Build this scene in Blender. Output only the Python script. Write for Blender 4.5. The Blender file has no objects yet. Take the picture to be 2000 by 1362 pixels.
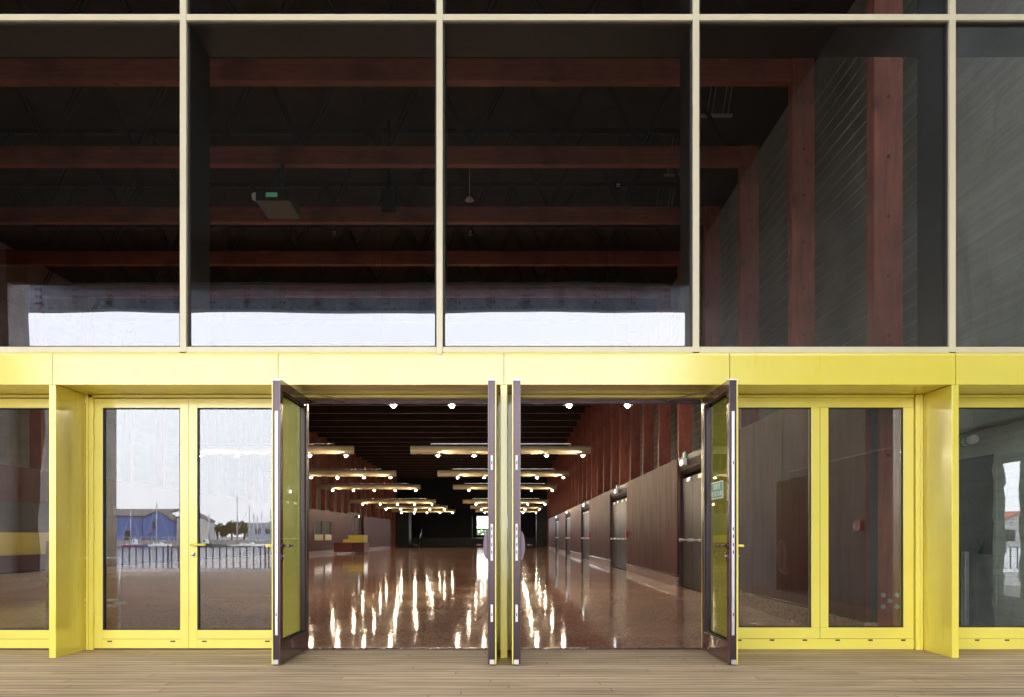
import bpy, math, random
from mathutils import Vector, Matrix, noise
R = math.radians
scene = bpy.context.scene
col = scene.collection
random.seed(7)

# ---------------------------------------------------------------- camera, world, sun, exposure
EYE = 1.053; F = 1477.0; CAMY = -7.1
cam_d = bpy.data.cameras.new('camera'); cam = bpy.data.objects.new('camera', cam_d); col.objects.link(cam)
cam.location = (0, CAMY, EYE); cam.rotation_euler = (R(90), 0, 0)
cam_d.sensor_width = 36; cam_d.lens = F/2000*36
cam_d.shift_x = 3/2000; cam_d.shift_y = 368/2000
cam_d.clip_start = 0.05; cam_d.clip_end = 6000
scene.camera = cam

world = bpy.data.worlds.new('World'); scene.world = world; world.use_nodes = True
wn = world.node_tree; wn.nodes.clear()
wo = wn.nodes.new('ShaderNodeOutputWorld'); bg = wn.nodes.new('ShaderNodeBackground')
sky = wn.nodes.new('ShaderNodeTexSky'); sky.sky_type = 'NISHITA'; sky.sun_disc = False
sky.sun_elevation = R(30); sky.sun_rotation = R(20); sky.dust_density = 3.0; sky.air_density = 1.2
tc = wn.nodes.new('ShaderNodeTexCoord'); nz = wn.nodes.new('ShaderNodeTexNoise')
mp = wn.nodes.new('ShaderNodeMapping'); mp.inputs['Scale'].default_value = (1.0, 1.0, 3.5)
nz.inputs['Scale'].default_value = 1.8; nz.inputs['Detail'].default_value = 7
cr = wn.nodes.new('ShaderNodeValToRGB')
cr.color_ramp.elements[0].position = .3; cr.color_ramp.elements[0].color = (9.5, 9.6, 10.3, 1)
cr.color_ramp.elements[1].position = .7; cr.color_ramp.elements[1].color = (11.2, 11.2, 11.7, 1)
mx = wn.nodes.new('ShaderNodeMixRGB'); mx.inputs['Fac'].default_value = .92
wn.links.new(tc.outputs['Generated'], mp.inputs['Vector']); wn.links.new(mp.outputs[0], nz.inputs['Vector'])
wn.links.new(nz.outputs['Fac'], cr.inputs['Fac']); wn.links.new(sky.outputs[0], mx.inputs['Color1'])
wn.links.new(cr.outputs[0], mx.inputs['Color2']); wn.links.new(mx.outputs[0], bg.inputs['Color'])
wn.links.new(bg.outputs[0], wo.inputs['Surface']); bg.inputs['Strength'].default_value = .13

sd = bpy.data.lights.new('sun', 'SUN'); sun = bpy.data.objects.new('sun', sd); col.objects.link(sun)
sd.energy = 0.9; sd.angle = R(14); sd.color = (1, .96, .9)
az, el = R(20), R(30)           # the sun stands over the hall, behind the facade
sun.rotation_euler = Vector((math.sin(az)*math.cos(el), math.cos(az)*math.cos(el), math.sin(el))).to_track_quat('Z', 'Y').to_euler()

scene.view_settings.view_transform = 'Standard'; scene.view_settings.look = 'None'
scene.view_settings.gamma = 1; scene.view_settings.exposure = 2.58
scene.render.engine = 'CYCLES'
scene.cycles.max_bounces = 10; scene.cycles.transparent_max_bounces = 24
scene.cycles.diffuse_bounces = 5; scene.cycles.glossy_bounces = 5
scene.cycles.sample_clamp_indirect = 6; scene.cycles.caustics_refractive = False; scene.cycles.caustics_reflective = False
scene.cycles.use_denoising = True; scene.cycles.denoising_input_passes = 'RGB_ALBEDO_NORMAL'; scene.cycles.use_adaptive_sampling = False

# ---------------------------------------------------------------- materials
def newmat(name):
    m = bpy.data.materials.new(name); m.use_nodes = True
    return m, m.node_tree, m.node_tree.nodes['Principled BSDF']
def N(nt, t, **kw):
    n = nt.nodes.new(t)
    for k, v in kw.items():
        if k.startswith('i_'): n.inputs[k[2:].replace('_', ' ')].default_value = v
        else: setattr(n, k, v)
    return n
def coords(nt, scale, kind='Object'):
    t = N(nt, 'ShaderNodeTexCoord'); m = N(nt, 'ShaderNodeMapping'); m.inputs['Scale'].default_value = scale
    nt.links.new(t.outputs[kind], m.inputs['Vector']); return m.outputs[0]
def ramp(nt, src, stops):
    r = N(nt, 'ShaderNodeValToRGB'); e = r.color_ramp.elements
    e[0].position, e[0].color = stops[0][0], (*stops[0][1], 1)
    e[1].position, e[1].color = stops[-1][0], (*stops[-1][1], 1)
    for p, c in stops[1:-1]:
        x = e.new(p); x.color = (*c, 1)
    nt.links.new(src, r.inputs['Fac']); return r.outputs[0]
def mixc(nt, a, b, fac, mode='MIX'):
    m = N(nt, 'ShaderNodeMixRGB', blend_type=mode)
    for s, v in (('Fac', fac), ('Color1', a), ('Color2', b)):
        if isinstance(v, bpy.types.NodeSocket): nt.links.new(v, m.inputs[s])
        else: m.inputs[s].default_value = v if s == 'Fac' else (*v, 1)
    return m.outputs[0]
def noise_t(nt, scale, s=(1,1,1), detail=5, rough=.6, dist=0):
    n = N(nt, 'ShaderNodeTexNoise'); n.inputs['Scale'].default_value = scale; n.inputs['Detail'].default_value = detail
    n.inputs['Roughness'].default_value = rough; n.inputs['Distortion'].default_value = dist
    nt.links.new(coords(nt, s), n.inputs['Vector']); return n.outputs['Fac']
def bump(nt, b, h, dist=.01, strength=1.0):
    n = N(nt, 'ShaderNodeBump'); n.inputs['Distance'].default_value = dist; n.inputs['Strength'].default_value = strength
    nt.links.new(h, n.inputs['Height']); nt.links.new(n.outputs[0], b.inputs['Normal'])
def simple(name, c, rough=.5, metal=0., var=.12, scale=6, spec=.5, coat=0, s=(1,1,1), bmp=0):
    m, nt, b = newmat(name)
    f = noise_t(nt, scale, s)
    lo = tuple(v*(1-var) for v in c); hi = tuple(min(1, v*(1+var)) for v in c)
    nt.links.new(ramp(nt, f, [(.3, lo), (.7, hi)]), b.inputs['Base Color'])
    b.inputs['Roughness'].default_value = rough; b.inputs['Metallic'].default_value = metal
    b.inputs['Specular IOR Level'].default_value = spec; b.inputs['Coat Weight'].default_value = coat
    if bmp: bump(nt, b, f, bmp)
    return m
M = {}
def yellow(name, c1, c2, rough):
    m, nt, b = newmat(name)
    streak = noise_t(nt, 3, (6, 6, .35), 6, .65)
    blot = noise_t(nt, 1.3, (1, 1, 1.6), 4)
    base = mixc(nt, ramp(nt, blot, [(.3, c1), (.75, c2)]), (.62, .56, .30), ramp(nt, streak, [(.58, (0,0,0)), (.85, (.22,.22,.22))]))
    sc_ = noise_t(nt, 9, (1, 1, 2.2), 9, .8, 1.2)
    base = mixc(nt, base, (.34, .27, .10), ramp(nt, sc_, [(.66, (0,0,0)), (.80, (.5,.5,.5))]))
    nt.links.new(base, b.inputs['Base Color'])
    nt.links.new(ramp(nt, streak, [(.3, (rough-.05,)*3), (.7, (rough+.09,)*3)]), b.inputs['Roughness'])
    b.inputs['Specular IOR Level'].default_value = .55; b.inputs['Coat Weight'].default_value = 1; b.inputs['Coat Roughness'].default_value = .14; b.inputs['Coat IOR'].default_value = 1.52
    bump(nt, b, noise_t(nt, 2.2, (1,1,1), 2), .0012)
    return m
M['yellow'] = yellow('yellow_paint', (.82, .69, .07), (.87, .76, .12), .30)
M['yellow_door'] = yellow('yellow_door_paint', (.82, .71, .09), (.88, .78, .14), .36)
M['cream'] = simple('champagne_metal', (.74, .67, .46), .36, 0., .05, 3, .5, s=(1,1,.3))
M['maroon'] = simple('maroon_paint', (.060, .016, .020), .24, 0, .12, 5, .6, coat=.4)
M['edge_metal'] = simple('door_edge_profile', (.055, .036, .042), .26, .55, .2, 6, .5, s=(1,1,.3))
M['charcoal'] = simple('charcoal_plastic', (.10, .105, .10), .5)
M['rust'] = simple('rusty_bolt', (.10, .045, .035), .6)
M['plum'] = simple('plum_plastic', (.17, .10, .15), .35)
M['steel'] = simple('brushed_steel', (.62, .62, .64), .28, .9, .1, 9)
M['dark_steel'] = simple('dark_steel', (.020, .020, .021), .5, .1, .3, 3)
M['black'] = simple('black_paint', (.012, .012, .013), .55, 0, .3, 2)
M['black_gloss'] = simple('black_gloss', (.015, .013, .013), .18, 0, .2, 3, coat=.3)
M['gasket'] = simple('black_rubber', (.02, .02, .022), .6)
M['white'] = simple('white_paint', (.8, .8, .8), .4)
M['grey'] = simple('grey_paint', (.35, .36, .37), .5)
M['galv'] = simple('galvanised_sheet', (.42, .46, .48), .38, .6, .18, 7, bmp=.002)
M['red'] = simple('red_plastic', (.62, .03, .03), .35)
M['green'] = simple('green_sign', (.01, .30, .17), .4)
M['gold_tube'] = simple('gold_tube', (.82, .70, .44), .34, 0, .06, 3)
M['rivet'] = simple('dark_rivet', (.05, .055, .07), .5)

# concrete with board marks, stains
def concrete(name, lo, hi, stain, board=(0.2, 0.2, 6), rough=.85, bmp=.012, seam=True):
    m, nt, b = newmat(name)
    n1 = noise_t(nt, 1.1, (1, 1, 1), 8, .62)
    n2 = noise_t(nt, 2.2, board, 5, .6)
    n3 = noise_t(nt, .9, (1.2, 1.2, .25), 5, .7, .6)
    n4 = noise_t(nt, 22, (1,1,1), 3)
    base = ramp(nt, n1, [(.3, lo), (.7, hi)])
    base = mixc(nt, base, (.72, .72, .72), ramp(nt, n2, [(.35, (.55,)*3), (.6, (0,)*3)]), 'MULTIPLY')
    base = mixc(nt, base, stain, ramp(nt, n3, [(.56, (0,)*3), (.74, (.8,)*3)]))
    base = mixc(nt, base, (.6, .6, .6), ramp(nt, n4, [(.62, (0,)*3), (.75, (.6,)*3)]), 'MULTIPLY')
    sep = N(nt, 'ShaderNodeSeparateXYZ'); t = N(nt, 'ShaderNodeTexCoord'); nt.links.new(t.outputs['Object'], sep.inputs[0])
    mo = N(nt, 'ShaderNodeMath', operation='MULTIPLY'); mo.inputs[1].default_value = 1/.21
    fr = N(nt, 'ShaderNodeMath', operation='FRACT')
    nt.links.new(sep.outputs['Z'], mo.inputs[0]); nt.links.new(mo.outputs[0], fr.inputs[0])
    line = ramp(nt, fr.outputs[0], [(.0, (.5,)*3), (.045, (1,)*3)])
    if seam: base = mixc(nt, base, line, .55, 'MULTIPLY')
    nt.links.new(base, b.inputs['Base Color']); b.inputs['Roughness'].default_value = rough
    ad = N(nt, 'ShaderNodeMath', operation='ADD'); nt.links.new(n1, ad.inputs[0]); nt.links.new(n2, ad.inputs[1])
    ad2 = N(nt, 'ShaderNodeMath', operation='ADD'); nt.links.new(ad.outputs[0], ad2.inputs[0]); nt.links.new(n4, ad2.inputs[1])
    bump(nt, b, ad2.outputs[0], bmp); return m
M['concrete'] = concrete('board_marked_concrete', (.18, .20, .19), (.34, .365, .345), (.10, .10, .095))
M['concrete_light'] = concrete('pale_board_marked_concrete', (.15, .165, .155), (.29, .31, .29), (.2, .2, .19))
M['concrete_pale'] = concrete('pale_pier_concrete', (.46, .42, .42), (.66, .62, .62), (.25, .22, .22))
M['concrete_daylit'] = concrete('daylit_grey_green_concrete', (.38, .42, .395), (.60, .65, .61), (.13, .14, .13))  # lighter concrete copy: daylight near the glass front put into the colour
M['concrete_left'] = concrete('board_marked_concrete_warm', (.28, .255, .255), (.45, .42, .42), (.10, .09, .09))
M['concrete_roof'] = concrete('near_black_concrete', (.016, .016, .013), (.050, .046, .038), (.010, .010, .009), (.25, 4, 1), seam=False)  # near-black base shared by roof, lintel and recess sheets
M['quay'] = concrete('quay_concrete', (.26, .25, .24), (.38, .37, .36), (.2, .2, .19), (1,1,1), bmp=.003, seam=False)

# red stained timber
def timber(name, lo, hi, s):
    m, nt, b = newmat(name)
    g = noise_t(nt, 3, s, 7, .65, .8)
    k = N(nt, 'ShaderNodeTexVoronoi'); k.inputs['Scale'].default_value = 2.4; nt.links.new(coords(nt, (1, 1, .55)), k.inputs['Vector'])
    bl = noise_t(nt, 1.2, (1, 1, 1), 3)
    base = ramp(nt, g, [(.28, lo), (.72, hi)])
    base = mixc(nt, base, (.35, .30, .30), ramp(nt, k.outputs['Distance'], [(.04, (.9,)*3), (.16, (0,)*3)]), 'MULTIPLY')
    base = mixc(nt, base, (.45, .42, .42), ramp(nt, bl, [(.45, (0,)*3), (.7, (.8,)*3)]), 'MULTIPLY')
    nt.links.new(base, b.inputs['Base Color']); b.inputs['Roughness'].default_value = .55
    bump(nt, b, g, .003); return m
M['timber'] = timber('red_stained_timber', (.24, .068, .045), (.50, .145, .095), (7, 7, .6))
M['beam'] = timber('red_stained_beam', (.20, .054, .034), (.40, .11, .07), (.6, 7, 7))

# wall lining: dark brown lacquered boards
m, nt, b = newmat('brown_lacquered_board')
g = noise_t(nt, 2.4, (3, 3, .35), 7, .65)
nt.links.new(ramp(nt, g, [(.3, (.070, .016, .011)), (.7, (.135, .036, .024))]), b.inputs['Base Color'])
nt.links.new(ramp(nt, noise_t(nt, 2, (2,2,.5), 4), [(.3, (.40,)*3), (.7, (.52,)*3)]), b.inputs['Roughness'])
b.inputs['Specular IOR Level'].default_value = .3; b.inputs['IOR'].default_value = 1.22
bump(nt, b, g, .0015); M['lining'] = m
M['door_brown'] = simple('brown_door', (.028, .017, .016), .36, 0, .2, 3, .3, s=(1,1,.3))

M['door_brown'].node_tree.nodes['Principled BSDF'].inputs['IOR'].default_value = 1.3
# polished terrazzo
m, nt, b = newmat('polished_terrazzo')
vo = N(nt, 'ShaderNodeTexVoronoi'); vo.inputs['Scale'].default_value = 55; nt.links.new(coords(nt, (1,1,1)), vo.inputs['Vector'])
big = noise_t(nt, .35, (1, 1.6, 1), 5)
chip = ramp(nt, vo.outputs['Color'], [(.2, (.42, .205, .135)), (.5, (.66, .37, .25)), (.85, (.78, .54, .41))])
base = mixc(nt, chip, (.62, .58, .56), ramp(nt, big, [(.35, (.75,)*3), (.65, (0,)*3)]), 'MULTIPLY')
nt.links.new(base, b.inputs['Base Color'])
nt.links.new(ramp(nt, noise_t(nt, 1.1, (1, 1, 1), 5), [(.3, (.045,)*3), (.75, (.105,)*3)]), b.inputs['Roughness'])
b.inputs['IOR'].default_value = 1.26; b.inputs['Specular IOR Level'].default_value = .30
bump(nt, b, noise_t(nt, 4, (1.3, 1, 1), 2), .00024); M['terrazzo'] = m
m, nt, b = newmat('rough_terrazzo_plinth')
vo = N(nt, 'ShaderNodeTexVoronoi'); vo.inputs['Scale'].default_value = 40; nt.links.new(coords(nt, (1,1,1)), vo.inputs['Vector'])
nt.links.new(ramp(nt, vo.outputs['Color'], [(.2, (.22, .12, .095)), (.8, (.44, .30, .25))]), b.inputs['Base Color'])
b.inputs['Roughness'].default_value = .4; M['plinth'] = m

# timber decking: grooved planks running left-right
m, nt, b = newmat('weathered_decking')
t = N(nt, 'ShaderNodeTexCoord'); sep = N(nt, 'ShaderNodeSeparateXYZ'); nt.links.new(t.outputs['Object'], sep.inputs[0])
def frac(src, k):
    a = N(nt, 'ShaderNodeMath', operation='MULTIPLY'); a.inputs[1].default_value = k
    f = N(nt, 'ShaderNodeMath', operation='FRACT'); nt.links.new(src, a.inputs[0]); nt.links.new(a.outputs[0], f.inputs[0]); return a.outputs[0], f.outputs[0]
pa, pf = frac(sep.outputs['Y'], 1/.108)
fl = N(nt, 'ShaderNodeMath', operation='FLOOR'); nt.links.new(pa, fl.inputs[0])
wn1 = N(nt, 'ShaderNodeTexWhiteNoise', noise_dimensions='1D'); nt.links.new(fl.outputs[0], wn1.inputs['W'])
_, gf = frac(sep.outputs['Y'], 1/.027)
# butt joints: shift x by a random amount per plank, cut every 3.1 m
sh = N(nt, 'ShaderNodeMath', operation='MULTIPLY_ADD'); sh.inputs[1].default_value = 3.1
nt.links.new(wn1.outputs['Value'], sh.inputs[0]); nt.links.new(sep.outputs['X'], sh.inputs[2])
bx_, bf = frac(sh.outputs[0], 1/3.1)
fl2 = N(nt, 'ShaderNodeMath', operation='FLOOR'); nt.links.new(bx_, fl2.inputs[0])
cmb = N(nt, 'ShaderNodeCombineXYZ'); nt.links.new(fl.outputs[0], cmb.inputs[0]); nt.links.new(fl2.outputs[0], cmb.inputs[1])
wn2 = N(nt, 'ShaderNodeTexWhiteNoise', noise_dimensions='2D'); nt.links.new(cmb.outputs[0], wn2.inputs['Vector'])
grain = noise_t(nt, 5, (.22, 9, 1), 6, .65, .3)
dirt = noise_t(nt, .8, (.5, 1.2, 1), 6, .65)
base = ramp(nt, grain, [(.34, (.26, .17, .095)), (.5, (.60, .445, .275)), (.66, (.76, .60, .40))])
base = mixc(nt, base, ramp(nt, wn2.outputs['Value'], [(0, (.76,)*3), (1, (1.0,)*3)]), 1, 'MULTIPLY')
base = mixc(nt, base, (.68, .65, .62), ramp(nt, dirt, [(.45, (0,)*3), (.75, (.8,)*3)]), 'MULTIPLY')
gr = ramp(nt, pf, [(0, (.01,)*3), (.09, (1,)*3), (.91, (1,)*3), (1, (.01,)*3)])
g2 = ramp(nt, gf, [(.0, (.62,)*3), (.3, (1,)*3), (.7, (1,)*3), (1, (.62,)*3)])
bj = ramp(nt, bf, [(0, (.2,)*3), (.0025, (1,)*3)])
base = mixc(nt, mixc(nt, mixc(nt, base, gr, .85, 'MULTIPLY'), g2, .6, 'MULTIPLY'), bj, .9, 'MULTIPLY')
nt.links.new(base, b.inputs['Base Color']); b.inputs['Roughness'].default_value = .62
mm = N(nt, 'ShaderNodeMath', operation='MULTIPLY'); nt.links.new(gr, mm.inputs[0]); nt.links.new(g2, mm.inputs[1])
bump(nt, b, mm.outputs[0], .004); M['deck'] = m

# glass: each face reflects a share that grows to grazing, the rest passes
def glassmat(name, f0, tint, wav, wscale=.8):
    m = bpy.data.materials.new(name); m.use_nodes = True; nt = m.node_tree; nt.nodes.clear()
    out = N(nt, 'ShaderNodeOutputMaterial'); tr = N(nt, 'ShaderNodeBsdfTransparent'); gl = N(nt, 'ShaderNodeBsdfGlossy')
    gl.inputs['Roughness'].default_value = 0.0; gl.inputs['Color'].default_value = (.93, .95, 1, 1)
    tr.inputs['Color'].default_value = (*tint, 1)
    g = N(nt, 'ShaderNodeNewGeometry'); d = N(nt, 'ShaderNodeVectorMath', operation='DOT_PRODUCT')
    nt.links.new(g.outputs['Incoming'], d.inputs[0]); nt.links.new(g.outputs['Normal'], d.inputs[1])
    ab = N(nt, 'ShaderNodeMath', operation='ABSOLUTE'); nt.links.new(d.outputs['Value'], ab.inputs[0])
    om = N(nt, 'ShaderNodeMath', operation='SUBTRACT'); om.inputs[0].default_value = 1; nt.links.new(ab.outputs[0], om.inputs[1])
    pw = N(nt, 'ShaderNodeMath', operation='POWER'); pw.inputs[1].default_value = 5; nt.links.new(om.outputs[0], pw.inputs[0])
    ma = N(nt, 'ShaderNodeMath', operation='MULTIPLY_ADD'); ma.inputs[1].default_value = 1-f0; ma.inputs[2].default_value = f0
    nt.links.new(pw.outputs[0], ma.inputs[0])
    mix = N(nt, 'ShaderNodeMixShader'); nt.links.new(ma.outputs[0], mix.inputs[0]); nt.links.new(tr.outputs[0], mix.inputs[1]); nt.links.new(gl.outputs[0], mix.inputs[2])
    if wav:
        n = noise_t(nt, wscale, (1, 1, .8), 1, .4); bp = N(nt, 'ShaderNodeBump'); bp.inputs['Distance'].default_value = wav
        nt.links.new(n, bp.inputs['Height']); nt.links.new(bp.outputs[0], gl.inputs['Normal'])
    nt.links.new(mix.outputs[0], out.inputs['Surface']); return m
M['glass'] = glassmat('window_glass', .074, (.86, .87, .86), .0026, .8)
M['glass_door'] = glassmat('door_glass', .069, (.88, .90, .86), .0005, .9)
M['glass_open'] = glassmat('open_door_glass', .05, (.60, .62, .46), .0004, .9)

# exterior girder: blue-grey paint
M['girder'] = simple('blue_grey_paint', (.42, .46, .56), .5, 0, .3, 3, bmp=.002)
def emis(name, c, s):
    m, nt, b = newmat(name); b.inputs['Base Color'].default_value = (*c, 1)
    b.inputs['Emission Color'].default_value = (*c, 1); b.inputs['Emission Strength'].default_value = s; return m
M['lamp'] = emis('lit_lamp', (1, .80, .55), 115)
M['led'] = emis('lit_emergency_lamp', (.9, .97, 1), 4)
M['screen'] = emis('lit_display', (.25, .9, .5), .008)
M['shed_blue'] = simple('blue_cladding', (.05, .13, .33), .6, 0, .15, .6, s=(6, 6, 1))
M['shed_white'] = simple('pale_render', (.48, .47, .46), .8, 0, .15, .3)
M['roof_grey'] = simple('fibre_cement_roof', (.13, .125, .125), .8, 0, .2, .5)
M['roof_red'] = simple('red_roof', (.45, .13, .09), .7)
M['mast'] = simple('pale_mast', (.45, .48, .52), .4)
M['rail'] = simple('dark_railing', (.08, .085, .11), .5)
M['hull_white'] = simple('white_hull', (.75, .76, .78), .3)
M['hull_blue'] = simple('blue_hull', (.03, .09, .25), .3)
M['hull_green'] = simple('green_hull', (.04, .12, .10), .4)
M['hose'] = simple('pale_hose', (.45, .32, .34), .5)
m, nt, b = newmat('harbour_water')
b.inputs['Base Color'].default_value = (.10, .13, .15, 1); b.inputs['Roughness'].default_value = .12; b.inputs['IOR'].default_value = 1.33
bump(nt, b, noise_t(nt, .8, (.4, 1, 1), 5), .12); M['water'] = m
m, nt, b = newmat('pine_foliage')
oi = N(nt, 'ShaderNodeObjectInfo')
nt.links.new(ramp(nt, noise_t(nt, .5), [(.3, (.012, .07, .015)), (.7, (.05, .18, .035))]), b.inputs['Base Color']); b.inputs['Roughness'].default_value = .8; M['leaf'] = m
M['bark'] = simple('bark', (.09, .06, .045), .9)
M['grass'] = simple('rough_ground', (.16, .17, .12), .95, 0, .3, .2)

# ---------------------------------------------------------------- helpers
def wloc(o):
    v = Vector((0, 0, 0))
    while o is not None: v += o.location; o = o.parent
    return v
class MB:
    def __init__(s): s.v = []; s.f = []; s.sm = []
    def box(s, x0, x1, y0, y1, z0, z1):
        n = len(s.v)
        if x0 > x1: x0, x1 = x1, x0
        if y0 > y1: y0, y1 = y1, y0
        s.v += [(x0,y0,z0),(x1,y0,z0),(x1,y1,z0),(x0,y1,z0),(x0,y0,z1),(x1,y0,z1),(x1,y1,z1),(x0,y1,z1)]
        for q in ((0,3,2,1),(4,5,6,7),(0,1,5,4),(1,2,6,5),(2,3,7,6),(3,0,4,7)): s.f.append(tuple(n+i for i in q)); s.sm.append(False)
        return s
    def cyl(s, p0, p1, r, n=10, r1=None, caps=True):
        p0, p1 = Vector(p0), Vector(p1); r1 = r if r1 is None else r1
        d = (p1-p0).normalized(); a = d.orthogonal().normalized(); c = d.cross(a); k = len(s.v)
        for i in range(n):
            t = 2*math.pi*i/n; u = a*math.cos(t)+c*math.sin(t)
            s.v += [tuple(p0+u*r), tuple(p1+u*r1)]
        for i in range(n):
            j = (i+1) % n; s.f.append((k+2*i, k+2*j, k+2*j+1, k+2*i+1)); s.sm.append(n > 6)
        if caps:
            s.f.append(tuple(k+2*i for i in range(n))[::-1]); s.f.append(tuple(k+2*i+1 for i in range(n))); s.sm += [False, False]
        return s
    def tube(s, pts, r, n=8):
        for a, b in zip(pts[:-1], pts[1:]): s.cyl(a, b, r, n)
        return s
    def prism(s, pts, axis, a0, a1):
        # closed outline pts (2D) swept along axis 'x','y' or 'z'
        k = len(s.v); n = len(pts)
        for a in (a0, a1):
            for p in pts:
                s.v.append({'x': (a, p[0], p[1]), 'y': (p[0], a, p[1]), 'z': (p[0], p[1], a)}[axis])
        for i in range(n):
            j = (i+1) % n; s.f.append((k+i, k+j, k+n+j, k+n+i)); s.sm.append(False)
        s.f.append(tuple(range(k, k+n))[::-1]); s.f.append(tuple(range(k+n, k+2*n))); s.sm += [False, False]
        return s
    def build(s, name, mat, parent=None, bevel=0, origin=None):
        off = wloc(parent) if parent is not None else Vector((0, 0, 0))
        o0 = Vector(origin)-off if origin is not None else Vector((0, 0, 0))
        me = bpy.data.meshes.new(name)
        me.from_pydata([tuple(Vector(v)-off-o0) for v in s.v], [], s.f); me.polygons.foreach_set('use_smooth', s.sm)
        import bmesh
        bm = bmesh.new(); bm.from_mesh(me); bmesh.ops.recalc_face_normals(bm, faces=bm.faces); bm.to_mesh(me); bm.free()
        me.materials.append(mat); o = bpy.data.objects.new(name, me); col.objects.link(o)
        o.location = o0; o.parent = parent
        if bevel:
            b = o.modifiers.new('bevel', 'BEVEL'); b.width = bevel; b.segments = 2; b.limit_method = 'ANGLE'
        return o
def tag(o, label=None, cat=None, group=None, kind=None):
    for k, v in (('label', label), ('category', cat), ('group', group), ('kind', kind)):
        if v: o[k] = v
    return o
def empty(name, loc, label, cat, group=None):
    o = bpy.data.objects.new(name, None); col.objects.link(o); o.location = loc; o.empty_display_size = .2
    return tag(o, label, cat, group)
def copy_tree(o, parent=None, loc=None):
    c = o.copy(); col.objects.link(c); c.parent = parent
    if loc is not None: c.location = loc
    for ch in [x for x in list(bpy.data.objects) if x.parent == o]: copy_tree(ch, c)
    return c
def kids(o): return [x for x in bpy.data.objects if x.parent == o]
ORD = ['first','second','third','fourth','fifth','sixth','seventh','eighth','ninth','tenth','eleventh','twelfth','thirteenth','fourteenth','fifteenth','sixteenth','seventeenth','eighteenth','nineteenth','twentieth','twenty-first','twenty-second','twenty-third','twenty-fourth','twenty-fifth','twenty-sixth','twenty-seventh','twenty-eighth','twenty-ninth','thirtieth','thirty-first','thirty-second','thirty-third']
def P(px, py, d):            # pixel of the 2000 px photograph at depth d from the camera -> world
    return ((px-997)/F*d, CAMY+d, EYE+(1049-py)/F*d)

# ---------------------------------------------------------------- setting: floors, ground, water
XR, XL = 5.3, -14.25          # inner faces of the concrete side walls
ROOF = 9.3; MOUTH = -14.9
tag(MB().box(XL, XR, MOUTH-.3, -.035, -.2, 0).build('deck', M['deck']), kind='structure')
tag(MB().box(XL-.0, XR, .03, 96, -.2, .004).build('hall_floor', M['terrazzo']), kind='structure')
tag(MB().box(-60, 60, -24.6, MOUTH-.303, -1.2, -.38).build('quay', M['quay']), kind='structure')
tag(MB().box(-3000, 3000, -285, -24.6, -3.2, -2.5).build('water', M['water']), kind='structure')
tag(MB().box(-3000, 3000, -4000, -285, -3.2, -.15).build('far_quay', M['quay']), kind='structure')
tag(MB().box(-3000, 3000, -24.6, 3500, -3.6, -3.25).build('ground', M['grass']), kind='structure')
tag(MB().box(-200, 200, 96.01, 600, -1, -.02).build('rear_yard', M['grass']), kind='structure')
tag(MB().box(XL, XR, -.033, .03, -.2, .009).build('threshold', M['edge_metal']), kind='structure')

# ---------------------------------------------------------------- concrete bunker
def wall_yz(mb, x0, x1, y0, y1, z0, z1, holes):
    """wall slab between x0,x1 with rectangular holes (ya,yb,za,zb) sorted by y"""
    y = y0
    for ya, yb, za, zb in sorted(holes):
        mb.box(x0, x1, y, ya, z0, z1)
        if za > z0: mb.box(x0, x1, ya, yb, z0, za)
        mb.box(x0, x1, ya, yb, zb, z1); y = yb
    mb.box(x0, x1, y, y1, z0, z1)
w = MB(); wall_yz(w, XR, XR+.12, MOUTH, -2.85, -.2, ROOF, [(-8.0, -5.7, 0, 2.16)])
tag(w.build('concrete_wall', M['concrete_light']), 'grey board-marked concrete wall beside the deck on the right', 'wall')
w = MB(); wall_yz(w, XR, XR+.12, -2.849, -.451, -.2, ROOF, [(-1.24, -.74, .42, 1.86)])
cwo = tag(w.build('concrete_wall', M['concrete_daylit']), 'concrete wall section in a daylit tone with a narrow ragged opening, next to the glass front', 'wall')
# crumbled edges of the openings
def rag(y, z0, z1, x, dirn, seed, amp=.09):
    rnd = random.Random(seed); mb = MB(); pts = [(y-dirn*.02, z0)]; z = z0
    while z < z1: pts.append((y+dirn*(.02+amp*rnd.random()), z)); z += .05+.1*rnd.random()
    pts.append((y+dirn*.03, z1)); pts.append((y-dirn*.02, z1))
    return mb.prism(pts, 'x', x-.004, x+.10)
for args in ((-5.7, 0, 2.16, XR, -1, 1, .16), (-1.24, .42, 1.86, XR, 1, 3, .07), (-.74, .42, 1.86, XR, -1, 4, .05)):
    o = rag(*args).build('crumbled_edge', M['concrete_light' if args[0] < -3 else 'concrete_daylit'], bpy.data.objects['concrete_wall'] if args[0] < -3 else cwo)
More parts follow.
